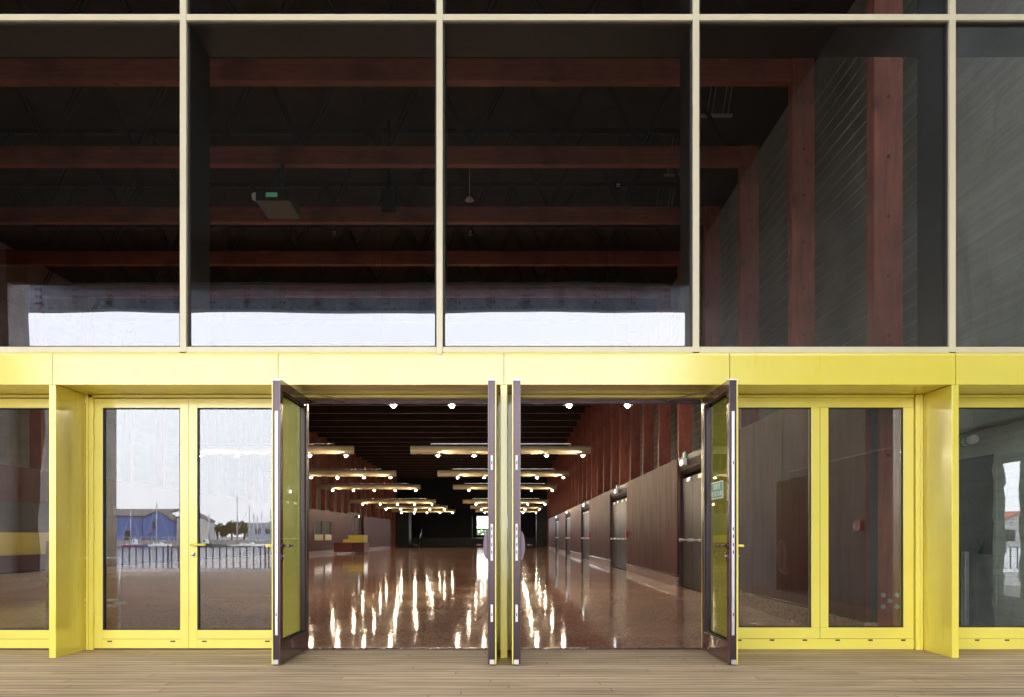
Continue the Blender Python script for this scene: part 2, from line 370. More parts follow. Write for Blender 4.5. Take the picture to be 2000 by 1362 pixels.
# the passage behind the large opening
p = MB().box(XR+.12, XR+1.6, -8.3, -8.2, -.2, 2.5).box(XR+.12, XR+1.6, -5.5, -5.4, -.2, 2.5).box(XR+1.6, XR+1.7, -8.3, -5.4, -.2, 2.5).box(XR+.12, XR+1.6, -8.2, -5.5, 2.4, 2.5).box(XR+.12, XR+1.6, -8.2, -5.5, -.2, -.01)
p.build('passage', M['concrete_left'], bpy.data.objects['concrete_wall'])
w = MB(); wall_yz(w, XR, XR+1.2, -.45, 2.55, -.2, ROOF, [(1.16, 1.95, 0, 1.97)])
ww = tag(w.build('concrete_wall', M['concrete_daylit']), 'grey-green concrete wall in a daylit tone with a dark recess at the right end of the front', 'wall')
MB().box(XR+.9, XR+1.19, 1.161, 1.949, .001, 1.969).build('recess_shade_back', M['concrete_roof'], ww)
MB().box(XR+.04, XR+.9, 1.161, 1.18, .001, 1.969).box(XR+.04, XR+.9, 1.93, 1.949, .001, 1.969).box(XR+.04, XR+.9, 1.18, 1.93, 1.95, 1.969).build('recess_shade_sheet', M['concrete_roof'], ww)  # near-black sheets added so the recess reads as deep shade
w = MB().box(XR, XR+1.2, 2.551, 96, -.2, ROOF)
iw = tag(w.build('concrete_wall', M['concrete']), 'tall concrete wall inside the hall behind the red columns', 'wall')
rag(1.16, 0, 1.97, XR, 1, 9, .05).build('crumbled_edge', M['concrete_daylit'], ww)
tag(MB().box(XL-1.2, XL, MOUTH, 96, -.2, ROOF).build('concrete_wall', M['concrete_left']), 'concrete side wall at the far left of the hall and deck', 'wall')
# mouth of the pen: pier, lintel
tag(MB().prism([(XL-1.1,-.38),(-13.72,-.38),(-13.66,.6),(-13.74,1.5),(-13.67,2.2),(-13.66,3),(-13.5,4.2),(-13.55,5),(-13.8,5.6),(-13.95,6.4),(-14.0,7.3),(-14.02,9.29),(XL-1.1,9.29)], 'y', MOUTH-.9, MOUTH-.005).build('concrete_pier', M['concrete_pale']), 'worn concrete pier at the left of the opening to the harbour', 'pier')
tag(MB().prism([(5.02,-.38),(5.05,2),(5.0,3.5),(5.06,9.29),(6.6,9.29),(6.6,-.38)], 'y', MOUTH-.9, MOUTH-.005).build('concrete_pier', M['concrete']), 'concrete pier at the right of the opening to the harbour', 'pier')
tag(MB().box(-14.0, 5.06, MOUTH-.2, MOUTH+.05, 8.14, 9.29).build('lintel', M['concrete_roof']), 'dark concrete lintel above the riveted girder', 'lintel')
tag(MB().box(XL-1.2, XR+1.2, MOUTH-.2, -3.1, ROOF, ROOF+1).box(XL-1.2, XR+1.2, -1.25, 98, ROOF, ROOF+1).build('concrete_roof', M['concrete_roof']), 'dark board-marked concrete roof over hall and deck', 'roof')  # slot between the slabs is added, unseen, to drop sky light on the deck
bw = MB()
RX0, RX1, RZ0, RZ1 = -4.3, .35, 1.28, 3.7
bw.box(XL, RX0, 90, 90.4, -.2, ROOF).box(RX1, XR, 90, 90.4, -.2, ROOF).box(RX0, RX1, 90, 90.4, -.2, RZ0).box(RX0, RX1, 90, 90.4, RZ1, ROOF)
bwo = tag(bw.build('back_wall', M['black']), 'black rear wall of the stage with one bright opening', 'wall')
MB().box(RX0, RX1, 90.1, 90.2, 1.95, 2.12).build('window_bar', M['black'], bwo)
# infill of the facade beyond the frame on the left
tag(MB().box(XL, -7.99, -.4, .1, -.2, ROOF).build('concrete_wall', M['concrete_left']), 'concrete infill wall left of the glazed front', 'wall')

# riveted girder outside the mouth, open to the sky above
GY = -16.6; GB, GT = 7.86, 8.74
g = empty('riveted_girder', (-4.3, GY, GB), 'blue-grey riveted steel girder spanning the opening to the harbour', 'girder')
MB().box(-14.6, 5.6, GY-.012, GY+.012, GB+.03, GT-.03).build('web', M['girder'], g)
MB().box(-14.6, 5.6, GY-.16, GY+.16, GB, GB+.03).build('flange', M['girder'], g)
MB().box(-14.6, 5.6, GY-.16, GY+.16, GT-.03, GT).build('flange', M['girder'], g)
for z in (GB+.03, GT-.15): MB().box(-14.6, 5.6, GY+.012, GY+.03, z, z+.12).build('angle_strip', M['girder'], g)
rvs = []; x = -14.2
while x < 5.3:
    MB().box(x-.09, x+.09, GY+.012, GY+.028, GB+.15, GT-.15).build('stiffener', M['girder'], g)
    for k in range(3):
        for s_ in (-.05, .05): rvs.append((x+s_, GY+.028, GB+.24+.2*k))
    x += 1.05
x = -14.4
while x < 5.4:
    rvs.append((x, GY+.03, GB+.07)); rvs.append((x+.13, GY+.03, GT-.07)); x += .26
rvs.sort(key=lambda v: abs(v[0]+4.3)); rest = MB()
for k, v in enumerate(rvs):
    q = MB() if k < 99 else rest
    q.cyl(v, (v[0], v[1]+.04, v[2]), .03, 6)
    if k < 99: q.build('rivet', M['rivet'], g)
tag(rest.build('rivet', M['rivet'], g), kind='stuff')

# ---------------------------------------------------------------- upper glazing
YG = -.50
cw = empty('curtain_wall', (0, YG, 2.66), 'tall upper glazing with slim champagne metal mullions and transoms', 'window')
mull = [-.619+2.24*k for k in range(-3, 3)]; mull = [-7.96]+[x for x in mull if x > -7.9]
zs = [2.66, 5.593, 8.4]
CT = ROOF-.02
for x in mull:
    MB().box(x-.027, x+.027, YG, YG+.09, 2.668, CT).build('mullion', M['cream'], cw, .003)
    MB().box(x-.020, x+.020, YG+.09, .04, 2.72, CT).build('inner_post', M['dark_steel'], cw)
xs = mull+[XR-.03]
for i in range(len(xs)-1):
    a, b_ = xs[i]+.027, xs[i+1]-.027
    for k, z in enumerate(zs):
        MB().box(a, b_, YG+.004, YG+.09, z-.0 if k == 0 else z-.027, z+.054 if k == 0 else z+.027).build('transom', M['cream'], cw, .003)
        if k: MB().box(a+.002, b_-.002, YG+.092, .02, z-.022, z+.02).build('inner_transom', M['dark_steel'], cw)
    for z0, z1 in ((2.714, 5.566), (5.62, 8.373), (8.427, CT)):
        fr = MB()
        fr.box(a, a+.016, YG+.03, YG+.075, z0, z1).box(b_-.016, b_, YG+.03, YG+.075, z0, z1).box(a+.016, b_-.016, YG+.03, YG+.075, z0, z0+.014).box(a+.016, b_-.016, YG+.03, YG+.075, z1-.016, z1)
        fr.build('gasket', M['gasket'], cw)
        MB().box(a+.017, b_-.017, YG+.050, YG+.056, z0+.015, z1-.017).build('glass_pane', M['glass'], cw)
MB().box(-.640, -.598, YG-.02, YG-.002, 2.64, 2.667).build('bracket', M['cream'], cw)

# ---------------------------------------------------------------- yellow portal: fascia, soffit, fins
YF = -.52
sur = empty('yellow_portal', (0, YF, 0), 'bright yellow sheet metal fascia, soffit and fins around the doors', 'door surround')
FX = [-.057+3.93*k for k in (-2, -1, 0, 1)]
jn = [-.057+1.965*k for k in range(-4, 3)]
for a, b_ in zip(jn, jn[1:]+[XR]):
    f = MB().prism([(YF+.03, 2.379), (YF, 2.379), (YF, 2.632), (YF+.006, 2.640), (YF+.018, 2.656), (YF+.03, 2.657)], 'x', a+.003, b_-.003)
    f.build('fascia_panel', M['yellow'], sur)
    MB().box(a+.002, b_-.002, YF+.031, .05, 2.382, 2.40).build('soffit_panel', M['yellow_door'], sur)
MB().box(-7.92, XR, YF+.032, .05, 2.402, 2.655).build('fascia_core', M['dark_steel'], sur)
for x in FX[0:]:
    f = MB().box(x-.030, x+.030, YF+.002, -.062, -.0 if x < 90 else 0, 2.378)
    f.build('fin', M['yellow'], sur, .003)
    for s_ in (-1, 1):
        MB().box(x+s_*.0305, x+s_*.098, -.060, .045, .002, 2.378).build('jamb', M['yellow_door'], sur, .002)
        # hinges are parts of the leaves; narrow stop strip here
        MB().box(x+s_*.050, x+s_*.062, -.075, -.0605, .002, 2.378).build('jamb_strip', M['yellow_door'], sur)
HEAD = 2.378

# ---------------------------------------------------------------- doors and fixed lights
def leaf(name, w, label, group, rh=False, mullion_handle=None, opened=False, sign=False):
    """hinge at the origin, leaf runs along +x (or -x when rh), outer face towards -y"""
    s = -1 if rh else 1
    root = empty(name, (0, 0, 0), label, 'door', group)
    Z0, Z1 = .012, 2.345; T = .031
    def bx(mb, x0, x1, ya, yb, z0, z1): return mb.box(s*x0, s*x1, ya, yb, z0, z1)
    def frame(ya, yb, sl, grow):
        mb = MB(); bx(mb, .002-grow, sl, ya, yb, Z0, Z1); bx(mb, w-sl, w-.003+grow, ya, yb, Z0, Z1)
        bx(mb, sl, w-sl, ya, yb, Z1-.086, Z1); bx(mb, sl, w-sl, ya, yb, Z0, .183); return mb
    frame(-T-.004, -T+.006, .078, .004).build('outer_frame', M['yellow_door'], root, .002)
    frame(-T+.0065, T-.0065, .080, -.004).build('edge_profile', M['edge_metal'], root)
    frame(T-.006, T+.004, .074, 0).build('inner_frame', M['maroon'], root, .002)
    gk = MB()
    for ya, yb in ((-.0245, -.017), (.0245, .017)):
        bx(gk, .0805, .088, ya, yb, .184, Z1-.087); bx(gk, w-.088, w-.0805, ya, yb, .184, Z1-.087)
        bx(gk, .088, w-.088, ya, yb, .184, .192); bx(gk, .088, w-.088, ya, yb, Z1-.095, Z1-.087)
    gk.build('gasket', M['gasket'], root)
    MB_ = MB(); bx(MB_, .0806, w-.0806, -.012, -.006, .1836, Z1-.0866)
    MB_.build('glass_pane', M['glass_open' if opened else 'glass_door'], root)
    # joint line and drain slots of the bottom rail
    q = MB(); bx(q, .08, w-.08, -T-.0052, -T-.0041, .098, .1005); q.build('joint', M['gasket'], root)
    for xx in (.145, w-.145):
        q = MB(); bx(q, xx-.022, xx+.022, -T-.0065, -T-.0042, .072, .084); q.build('drain_slot', M['gasket'], root)
    for z in (.22, 1.02, 1.86, 2.16):
        hb = MB().cyl((s*-.004, -T-.012, z), (s*-.004, -T-.012, z+.16), .011, 10)
        for e in (.052, .106): hb.cyl((s*-.004, -T-.012, z+e), (s*-.004, -T-.012, z+e+.003), .0118, 10)
        hb.build('hinge', M['yellow_door'], root)
    def handle(side, mat, stile_x):
        y = side*(T+.004); d_ = -1 if stile_x > w/2 else 1
        h = MB(); x0 = s*stile_x
        h.cyl((x0, y, .98), (x0, y+side*.010, .98), .026, 16); h.cyl((x0, y+side*.01, .98), (x0, y+side*.055, .98), .010, 12)
        h.cyl((x0-s*d_*.012, y+side*.052, .98), (x0+s*d_*.13, y+side*.052, .98), .0105, 12)
        hh = h.build('handle', mat, root)
        e = MB().cyl((x0, y, .905), (x0, y+side*.008, .905), .019, 14).cyl((x0, y, .875), (x0, y+side*.008, .875), .019, 14).box(x0-.019, x0+.019, y, y+side*.008, .875, .905)
        e.build('escutcheon', mat, hh)
        MB().cyl((x0, y+side*.008, .897), (x0, y+side*.022, .897), .009, 10).build('cylinder_lock', M['steel'], hh)
    if mullion_handle is not None:
        handle(-1, M['yellow_door'], mullion_handle)
        if opened: handle(1, M['maroon'], mullion_handle)
    if opened:
        xe = s*(w-.004)
        strip = MB().box(xe, xe+s*.003, -.008, .014, .25, 2.08); 
        if mullion_handle is not None: strip.build('lock_faceplate', M['steel'], root)
        for z0, z1 in ((.36, .50), (.86, 1.16), (1.60, 1.72)):
            MB().box(xe+s*.0032, xe+s*.0065, -.007, .012, z0, z1).build('bolt_plate', M['white' if mullion_handle is None else 'steel'], root)
        for z in (.42, .93, .99, 1.06, 1.12, 1.66):
            MB().box(xe+s*.0067, xe+s*.009, -.001, .007, z-.014, z+.012).build('latch', M['black'], root)
        MB().box(xe+s*.002, xe+s*.012, -.02, .02, .014, .05).build('end_cap', M['steel'], root)
        MB().box(xe+s*.002, xe+s*.007, -T-.008, T+.008, Z1-.012, Z1-.002).build('end_cap', M['steel'], root)
    if sign:
        # small green emergency exit sign on the inner glass
        sg = MB().box(s*(w-.60), s*(w-.24), .0165, .0205, 1.385, 1.535); so = sg.build('exit_sign', M['white'], root)
        MB().box(s*(w-.59), s*(w-.25), .0206, .0222, 1.395, 1.525).build('green_field', M['green'], so)
        for txt, z in (('SORTIE', 1.468), ('DE SECOURS', 1.408)):
            c = bpy.data.curves.new('lettering', 'FONT'); c.body = txt; c.size = .068 if txt == 'SORTIE' else .060; c.align_x = 'CENTER'; c.extrude = .0006
            t_ = bpy.data.objects.new('lettering', c); col.objects.link(t_); bpy.context.view_layer.update()
            me = bpy.data.meshes.new_from_object(t_); bpy.data.objects.remove(t_)
            me.materials.append(M['white']); t_ = bpy.data.objects.new('lettering', me); col.objects.link(t_); t_.parent = so
            t_.location = (s*(w-.42), .0232, z); t_.rotation_euler = (R(90), 0, R(180))
    return root
GD = 'yellow framed glass doors in the facade'
W = .880
d = leaf('glass_door', W, 'closed yellow glass door hinged beside the left fin', GD); d.location = (-3.889, 0, 0)
d = leaf('glass_door', W, 'closed yellow glass door with a lever handle, left of the open doorway', GD, rh=True, mullion_handle=W-.045); d.location = (-2.125, 0, 0)
MB().box(-2.118, -1.935, -.055, .05, .002, HEAD).build('jamb', M['yellow_door'], sur, .002)
MB().box(-1.932, -1.905, -.028, .05, .002, HEAD).build('jamb_strip', M['yellow_door'], sur, .002)
d = leaf('glass_door', W, 'wide open glass door at the left side of the left doorway', GD, mullion_handle=W-.045, opened=True); d.location = (-1.915, -.045, 0); d.rotation_euler = (0, 0, R(-90))
d = leaf('glass_door', W, 'open glass door seen edge-on just left of the central fin', GD, rh=True, opened=True); d.location = (-.150, -.045, 0); d.rotation_euler = (0, 0, R(90))
dl = d
d = leaf('glass_door', W, 'open glass door seen edge-on just right of the central fin', GD, opened=True); d.location = (.048, -.045, 0); d.rotation_euler = (0, 0, R(-90))
dr = d
d = leaf('glass_door', W, 'wide open glass door with a green exit sign, right of the right doorway', GD, rh=True, mullion_handle=W-.045, opened=True, sign=True); d.location = (1.822, -.045, 0); d.rotation_euler = (0, 0, R(90))
# panic plates of the two centre leaves (inner sides)
for d, s in ((dl, -1), (dr, 1)):
    sl_, d.location = d.location.copy(), Vector((0, 0, 0))
    x0 = s*(W-.10)
    m_ = MB().prism([(.0355, .868), (.0355, 1.102), (.052, 1.095), (.066, 1.06), (.074, 1.00), (.074, .95), (.064, .90), (.050, .874)], 'x', x0-.05, x0+.055); pp = m_.build('panic_plate', M['plum'], d, .004)
    MB().cyl((x0, .07, .985), (x0, .135, .985), .010, 10).build('panic_lever', M['maroon'], pp)
    d.location = sl_
# head strips over doors
for a, b_ in ((-3.97+.02, -.16), (.05, 3.76)):
    MB().box(a+.02, b_-.0, -.060, .05, 2.352, 2.3775).build('door_head', M['yellow_door'], sur)
for a, b_ in ((-1.90, -.155), (.045, 1.795)):
    MB().box(a, b_, .052, .10, 2.318, 2.378).build('door_head', M['edge_metal'], sur)
# closer arms of the wide open leaves
for x0, x1, y1, y2 in ((-1.90, -1.86, -.62, .02), (1.81, 1.77, -.62, .02)):
    sgn = 1 if x0 < 0 else -1
    t_ = MB().tube([(x1, -.50, 2.33), (x1+sgn*.30, .01, 2.338)], .007, 6)
    c = t_.build('closer_arm', M['steel']); tag(c, 'thin steel closer arm above the %s doorway' % ('left' if x0 < 0 else 'right'), 'door closer')
# fixed lights right
def fixed(x0, splits, x1, label, zb=.207):
    root = empty('fixed_window', ((x0+x1)/2, 0, 0), label, 'window', 'fixed yellow framed windows beside the doors')
    fr = MB(); fr.box(x0, x1, -.040, .03, 2.262, 2.3515).box(x0, x1, -.040, .03, .105, zb).box(x0, x1, -.044, .03, .003, .103)
    xs_ = [x0]+splits+[x1]
    for i, x in enumerate(xs_):
        a, b_ = (x, x+.095) if i == 0 else ((x-.095, x) if i == len(xs_)-1 else (x-.080, x+.080))
        fr.box(a, b_, -.040, .03, zb, 2.262)
        if 0 < i < len(xs_)-1: MB().box(x-.0015, x+.0015, -.0412, -.0402, .106, 2.261).build('joint', M['gasket'], root)
    fr.build('frame', M['yellow_door'], root, .003)
    for i in range(len(xs_)-1):
        a = xs_[i]+(.095 if i == 0 else .08); b_ = xs_[i+1]-(.095 if i == len(xs_)-2 else .08)
        MB().box(a+.001, b_-.001, -.012, -.006, zb+.001, 2.261).build('glass_pane', M['glass_door'], root)
        q = MB().box(a+.0005, a+.009, -.030, -.013, zb+.001, 2.261).box(b_-.009, b_-.0005, -.030, -.013, zb+.001, 2.261).box(a+.009, b_-.009, -.030, -.013, zb+.001, zb+.009).box(a+.009, b_-.009, -.030, -.013, 2.252, 2.261)
        q.build('gasket', M['gasket'], root)
    n = round((x1-x0-.2)/.303)
    for k in range(n+1):
        x = x0+.10+(x1-x0-.2)*k/n
        MB().box(x-.021, x+.021, -.0462, -.0445, .083, .097).build('drain_slot', M['gasket'], root)
    return root
fixed(2.035, [2.890], 3.765, 'fixed yellow framed double window right of the open doors')
MB().box(1.832, 2.033, -.055, .05, .002, HEAD).build('jamb', M['yellow_door'], sur, .002)
MB().box(1.805, 1.830, -.028, .05, .002, HEAD).build('jamb_strip', M['yellow_door'], sur, .002)
fixed(3.975, [], XR-.01, 'fixed yellow framed window at the right edge against the concrete wall')
MB().box(3.755, XR, -.060, .05, 2.352, 2.3775).build('door_head', M['yellow_door'], sur) if False else None
MB().box(3.98, XR, -.060, .05, 2.352, 2.3775).build('door_head', M['yellow_door'], sur)
MB().box(-7.9, -4.10, -.060, .05, 2.352, 2.3775).build('door_head', M['yellow_door'], sur)
d = leaf('glass_door', .86, 'closed yellow glass door left of the left fin, at the photo edge', GD, rh=True); d.location = (-4.092, 0, 0)
d = leaf('glass_door', .86, 'closed yellow glass door with lever handle at the left photo edge', GD, mullion_handle=.815); d.location = (-5.818, 0, 0)
MB().box(-6.02, -5.825, -.055, .05, .002, HEAD).build('jamb', M['yellow_door'], sur, .002)
fixed(-7.885, [-6.95], -6.02, 'fixed yellow framed double window far left beyond the photo edge')

# ---------------------------------------------------------------- portal frames of red timber
CXR0, CXR1 = 3.77, 4.07; CXL0, CXL1 = -12.21, -11.91
y0 = .74; SP = 2.27
def portal():
    r = empty('timber_portal', ((CXL1+CXR0)/2, y0, 0), 'x', 'portal frame', 'red timber portal frames along the hall')
    MB().box(CXR0, CXR1, y0, y0+.16, .006, 7.46).build('column', M['timber'], r, .006, origin=((CXR0+CXR1)/2, y0, 0))
    MB().box(CXL0, CXL1, y0, y0+.16, .006, 7.46).build('column', M['timber'], r, .006, origin=((CXL0+CXL1)/2, y0, 0))
    MB().box(CXL1+.002, CXR0-.002, y0+.01, y0+.15, 7.16, 7.46).build('beam', M['beam'], r, .006)
    return r
pr = portal()
ports = [pr]
for k in range(1, 32): ports.append(copy_tree(pr, None, Vector((pr.location.x, y0+SP*k, 0))))
bf = MB().box(CXL1+.1, CXR0-.1, y0-.04, y0-.005, 7.17, 8.6).build('beam_shade_board', M['black'], ports[0]); bfm = bf.data; bpy.data.objects.remove(bf)  # black boards added to darken the front faces of the far beams
for k in range(7, 32):
    c = bpy.data.objects.new('beam_shade_board', bfm); col.objects.link(c); c.parent = ports[k]
for k, p in enumerate(ports): p['label'] = 'red timber portal frame, %s one behind the glass front' % ORD[k]
for k in (0, 1, 2):
    yy = y0+SP*k
    for z in [1.9+.62*i for i in range(9)]:
        MB().cyl((3.92, yy-.001, z), (3.92, yy-.014, z), .018, 10).build('bolt', M['rust'], ports[k])
for dx, z in ((-.07,.33),(.07,.33),(0,.39),(-.07,.45),(.07,.45)):
    MB().cyl((3.93+dx, y0-.001, z), (3.93+dx, y0-.016, z), .024, 10).build('bolt', M['steel'], ports[0])
# roof trusses above the beams
def truss():
    r = empty('roof_truss', (-4.07, y0+.32, 7.5), 'x', 'truss', 'dark steel trusses under the roof')
    yy = y0+.32
    MB().box(-12.2, 4.06, yy-.04, yy+.04, 7.50, 7.58).build('bottom_chord', M['dark_steel'], r)
    MB().box(-12.2, 4.06, yy-.04, yy+.04, 9.02, 9.12).build('top_chord', M['dark_steel'], r)
    x = -12.0
    while x < 3.4:
        for a, b_ in (((x, 7.58), (x+.7, 9.02)), ((x+.7, 9.02), (x+1.4, 7.58))):
            q = MB().cyl((a[0]-.03, yy-.02, a[1]), (b_[0]-.03, yy-.02, b_[1]), .018, 6).cyl((a[0]+.03, yy+.02, a[1]), (b_[0]+.03, yy+.02, b_[1]), .018, 6)
            q.build('diagonal', M['dark_steel'], r)
        x += 1.42
    return r
M['dark_steel2'] = M['dark_steel']
tr0 = truss(); trs = [tr0]
tr0.location.y += SP
for k in range(1, 7): trs.append(copy_tree(tr0, None, Vector((tr0.location.x, tr0.location.y+SP*k, 7.5))))
for k, p in enumerate(trs): p['label'] = 'dark steel roof truss, %s one behind the glass front' % ORD[k]
# steel wires along the right wall
wr = MB().cyl((4.12, .5, 2.9), (4.12, 17, 2.9), .0035, 5).build('steel_wire', M['steel'], None, origin=(4.12, .5, 2.9))
NW = 24
for k in range(NW):
    c = wr if k == 0 else wr.copy()
    if k: col.objects.link(c)
    c.location = (4.12, .5, 2.9+.175*k)
    tag(c, 'thin steel wire stretched along the right wall, %s from the bottom' % ORD[k], 'wire', 'steel wires strung behind the right columns')
# cable ladder trays, duct, small ceiling devices
for (px, py, L, dd) in ((1400, 226, .55, 13.4), (1320, 342, .5, 15.6), (1292, 432, .7, 17.8)):
    x, y, z = P(px, py, dd)
    t_ = MB().box(x-L/2, x+L/2, y-.03, y+.03, z-.02, z+.02)
    for s_ in (-.18, .10):
        t_.cyl((x+s_, y, z), (x+s_+.18, y, z+1.1), .008, 5); t_.cyl((x+s_+.09, y, z), (x+s_+.27, y, z+1.1), .008, 5)
    tag(t_.build('light_bracket', M['grey']), {1400: 'grey bar hung on rods near the right column, highest of three', 1320: 'grey bar hung on rods under the roof, middle of three', 1292: 'grey bar hung on rods under the roof, lowest of three'}[px], 'bracket', 'grey bars hung under the roof')
# projector
x, y, z = P(533, 382, 12.0)
pj = empty('projector', (x, y, z-.15), 'black ceiling projector with a small green lit display', 'projector')
MB().prism([(y-.02, z-.10), (y-.02, z+.09), (y+.62, z+.10), (y+.62, z-.12)], 'x', x-.27, x+.27).build('body', M['charcoal'], pj, .015)
MB().box(x-.26, x+.26, y-.034, y-.021, z-.09, z+.08).build('front_panel', M['black_gloss'], pj)
MB().box(x-.10, x+.08, y-.040, y-.035, z-.04, z+.03).build('display', M['screen'], pj)
MB().cyl((x-.34, y+.05, z+.0), (x-.28, y+.05, z), .05, 14, .07).build('lens', M['white'], pj)
MB().cyl((x+.06, y+.3, z+.1), (x+.06, y+.3, 7.16 if z < 7 else ROOF), .03, 8).build('bracket', M['dark_steel'], pj)
for px, py, dd, lab in ((917, 392, 14.5, 'small white round detector under the middle beam'), (1207, 364, 14.5, 'small white device hung under the roof on the right'), (654, 455, 17, 'small device with white marks hung left of centre'), (919, 455, 17, 'small device with white marks hung at the centre'), (758, 383, 14.5, 'black loudspeaker box hung left of the centre mullion')):
    x, y, z = P(px, py, dd)
    if 'loudspeaker' in lab:
        q = MB().box(x-.13, x+.13, y, y+.2, z-.25, z+.15).box(x-.02, x+.02, y+.08, y+.12, z+.15, ROOF-.2)
        tag(q.build('loudspeaker', M['black_gloss']), lab, 'loudspeaker')
    elif 'detector' in lab:
        q = MB().cyl((x, y, z), (x, y, z+.06), .09, 16, .05).cyl((x, y, z+.06), (x, y, z+.9), .008, 6)
        tag(q.build('smoke_detector', M['white']), lab, 'detector')
    else:
        root = empty('ceiling_device', (x, y, z), lab, 'device')
        MB().cyl((x, y, z+.05), (x, y, z+1.2), .012, 6).build('rod', M['dark_steel'], root)
        MB().box(x-.05, x+.05, y-.04, y+.04, z-.05, z+.05).build('body', M['black_gloss'], root)
        for kk in (-.028, .012): MB().box(x-.035, x+.035, y-.046, y-.041, z+kk, z+kk+.014).build('marking', M['white'], root)

# ---------------------------------------------------------------- linings and doors of the hall
def lining(x, side, ya, yb, label, z1=2.72, openings=()):
    """side=+1 right wall (face towards -x), -1 left wall"""
    root = empty('wall_lining', (x, (ya+yb)/2, 0), label, 'wall panelling', 'brown panelled wall linings of the hall')
    n = max(1, round((yb-ya)/1.22)); mb = MB()
    for i in range(n):
        a = ya+(yb-ya)*i/n; b_ = ya+(yb-ya)*(i+1)/n
        seg = [(a, b_)]
        z0 = .235
        for oa, ob, za, zb in openings:
            nseg = []
            for (p0, p1) in seg:
                if ob <= p0 or oa >= p1: nseg.append((p0, p1)); continue
                if p0 < oa: nseg.append((p0, oa))
                if ob < p1: nseg.append((ob, p1))
            seg = nseg
        for p0, p1 in seg:
            if p1-p0 > .02: mb.box(x, x+side*.05, p0+.003, p1-.003, z0, z1)
    for oa, ob, za, zb in openings:
        if za > .3: mb.box(x, x+side*.05, oa+.001, ob-.001, .235, za)
        mb.box(x, x+side*.05, oa+.001, ob-.001, zb, z1)
    mb.build('boards', M['lining'], root)
    MB().box(x+side*.052, x+side*.12, ya, yb, .2, z1-.01).build('backing', M['black'], root)
    MB().box(x-side*.012, x+side*.12, ya, yb, .006, .195).build('plinth', M['plinth'], root)
    MB().box(x+side*.004, x+side*.055, ya, yb, .196, .234).build('shadow_gap', M['black_gloss'], root)
    return root
WX = 3.55
bays = [(5.1, 9.0), (16.0, 19.9), (26.9, 30.9), (37.7, 41.7), (48.7, 52.5)]
segs = [(.46, 5.1), (9.0, 16.0), (19.9, 26.9), (30.9, 37.7), (41.7, 48.7), (52.5, 63)]
for k, (a, b_) in enumerate(segs): lining(WX, 1, a, b_, 'brown panelled wall section on the right of the hall, %s from the doors' % ORD[k])
def exit_doors(ya, yb, label, first):
    root = empty('exit_doors', (WX+.1, (ya+yb)/2, 0), label, 'double doors', 'dark brown exit doors along the right wall')
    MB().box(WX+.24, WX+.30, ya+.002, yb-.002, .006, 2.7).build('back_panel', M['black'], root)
    MB().prism([(WX+.01, 2.715), (WX+.01, 2.60), (WX+.05, 2.45), (WX+.12, 2.36), (WX+.239, 2.34), (WX+.239, 2.715)], 'y', ya+.002, yb-.002).build('header', M['door_brown'], root)
    for v in root.children: pass
    n = 4
    for i in range(n):
        a = ya+.12+(yb-ya-.24)*i/n; b_ = ya+.12+(yb-ya-.24)*(i+1)/n
        l = MB().box(WX+.075, WX+.13, a+.006, b_-.006, .02, 2.27).build('door_leaf', M['door_brown'], root, .004)
        MB().cyl((WX+.01, a+.06, .99), (WX+.01, b_-.06, .99), .020, 8).build('panic_bar', M['steel'], l)
        MB().box(WX-.0, WX+.074, a+.05, a+.09, .955, 1.025).box(WX-.0, WX+.074, b_-.09, b_-.05, .955, 1.025).build('bar_bracket', M['steel'], l)
        MB().box(WX+.04, WX+.074, a+.08, a+.34, 2.18, 2.25).build('door_closer', M['steel'], l)
    f = MB()
    f.box(WX+.02, WX+.235, ya+.003, ya+.11, .006, 2.33).box(WX+.02, WX+.235, yb-.11, yb-.003, .006, 2.33)
    f.build('frame', M['edge_metal'], root)
    return root
for k, (a, b_) in enumerate(bays):
    exit_doors(a, b_, 'dark brown exit doors with panic bars on the right wall, %s from the front' % ORD[k], k == 0)
    ym = (a+b_)/2+.1 if k else b_-.7
    e = empty('emergency_light', (WX-.05, ym, 2.56), 'lit emergency light over the %s pair of right hand exit doors' % ORD[k], 'emergency light', 'emergency lights over the exit doors')
    MB().box(WX-.07, WX+.008, ym-.17, ym+.17, 2.50, 2.64).build('housing', M['white'], e, .006)
    MB().box(WX-.02, WX+.008, ym-.14, ym+.14, 2.65, 2.78).build('sign_plate', M['green'], e)
    MB().box(WX-.024, WX-.021, ym-.04, ym+.05, 2.67, 2.76).build('pictogram', M['white'], e)
    MB().cyl((WX-.072, ym, 2.56), (WX-.09, ym, 2.56), .035, 12).build('lamp', M['led'], e)
    if k in (1, 2, 3):
        c = MB().box(WX-.05, WX-.001, a-.22, a-.06, 1.05, 1.22).build('call_point', M['red'], None, .006)
        tag(c, 'small red fire call point beside the %s exit doors' % ORD[k], 'call point', 'red call points on the right wall')
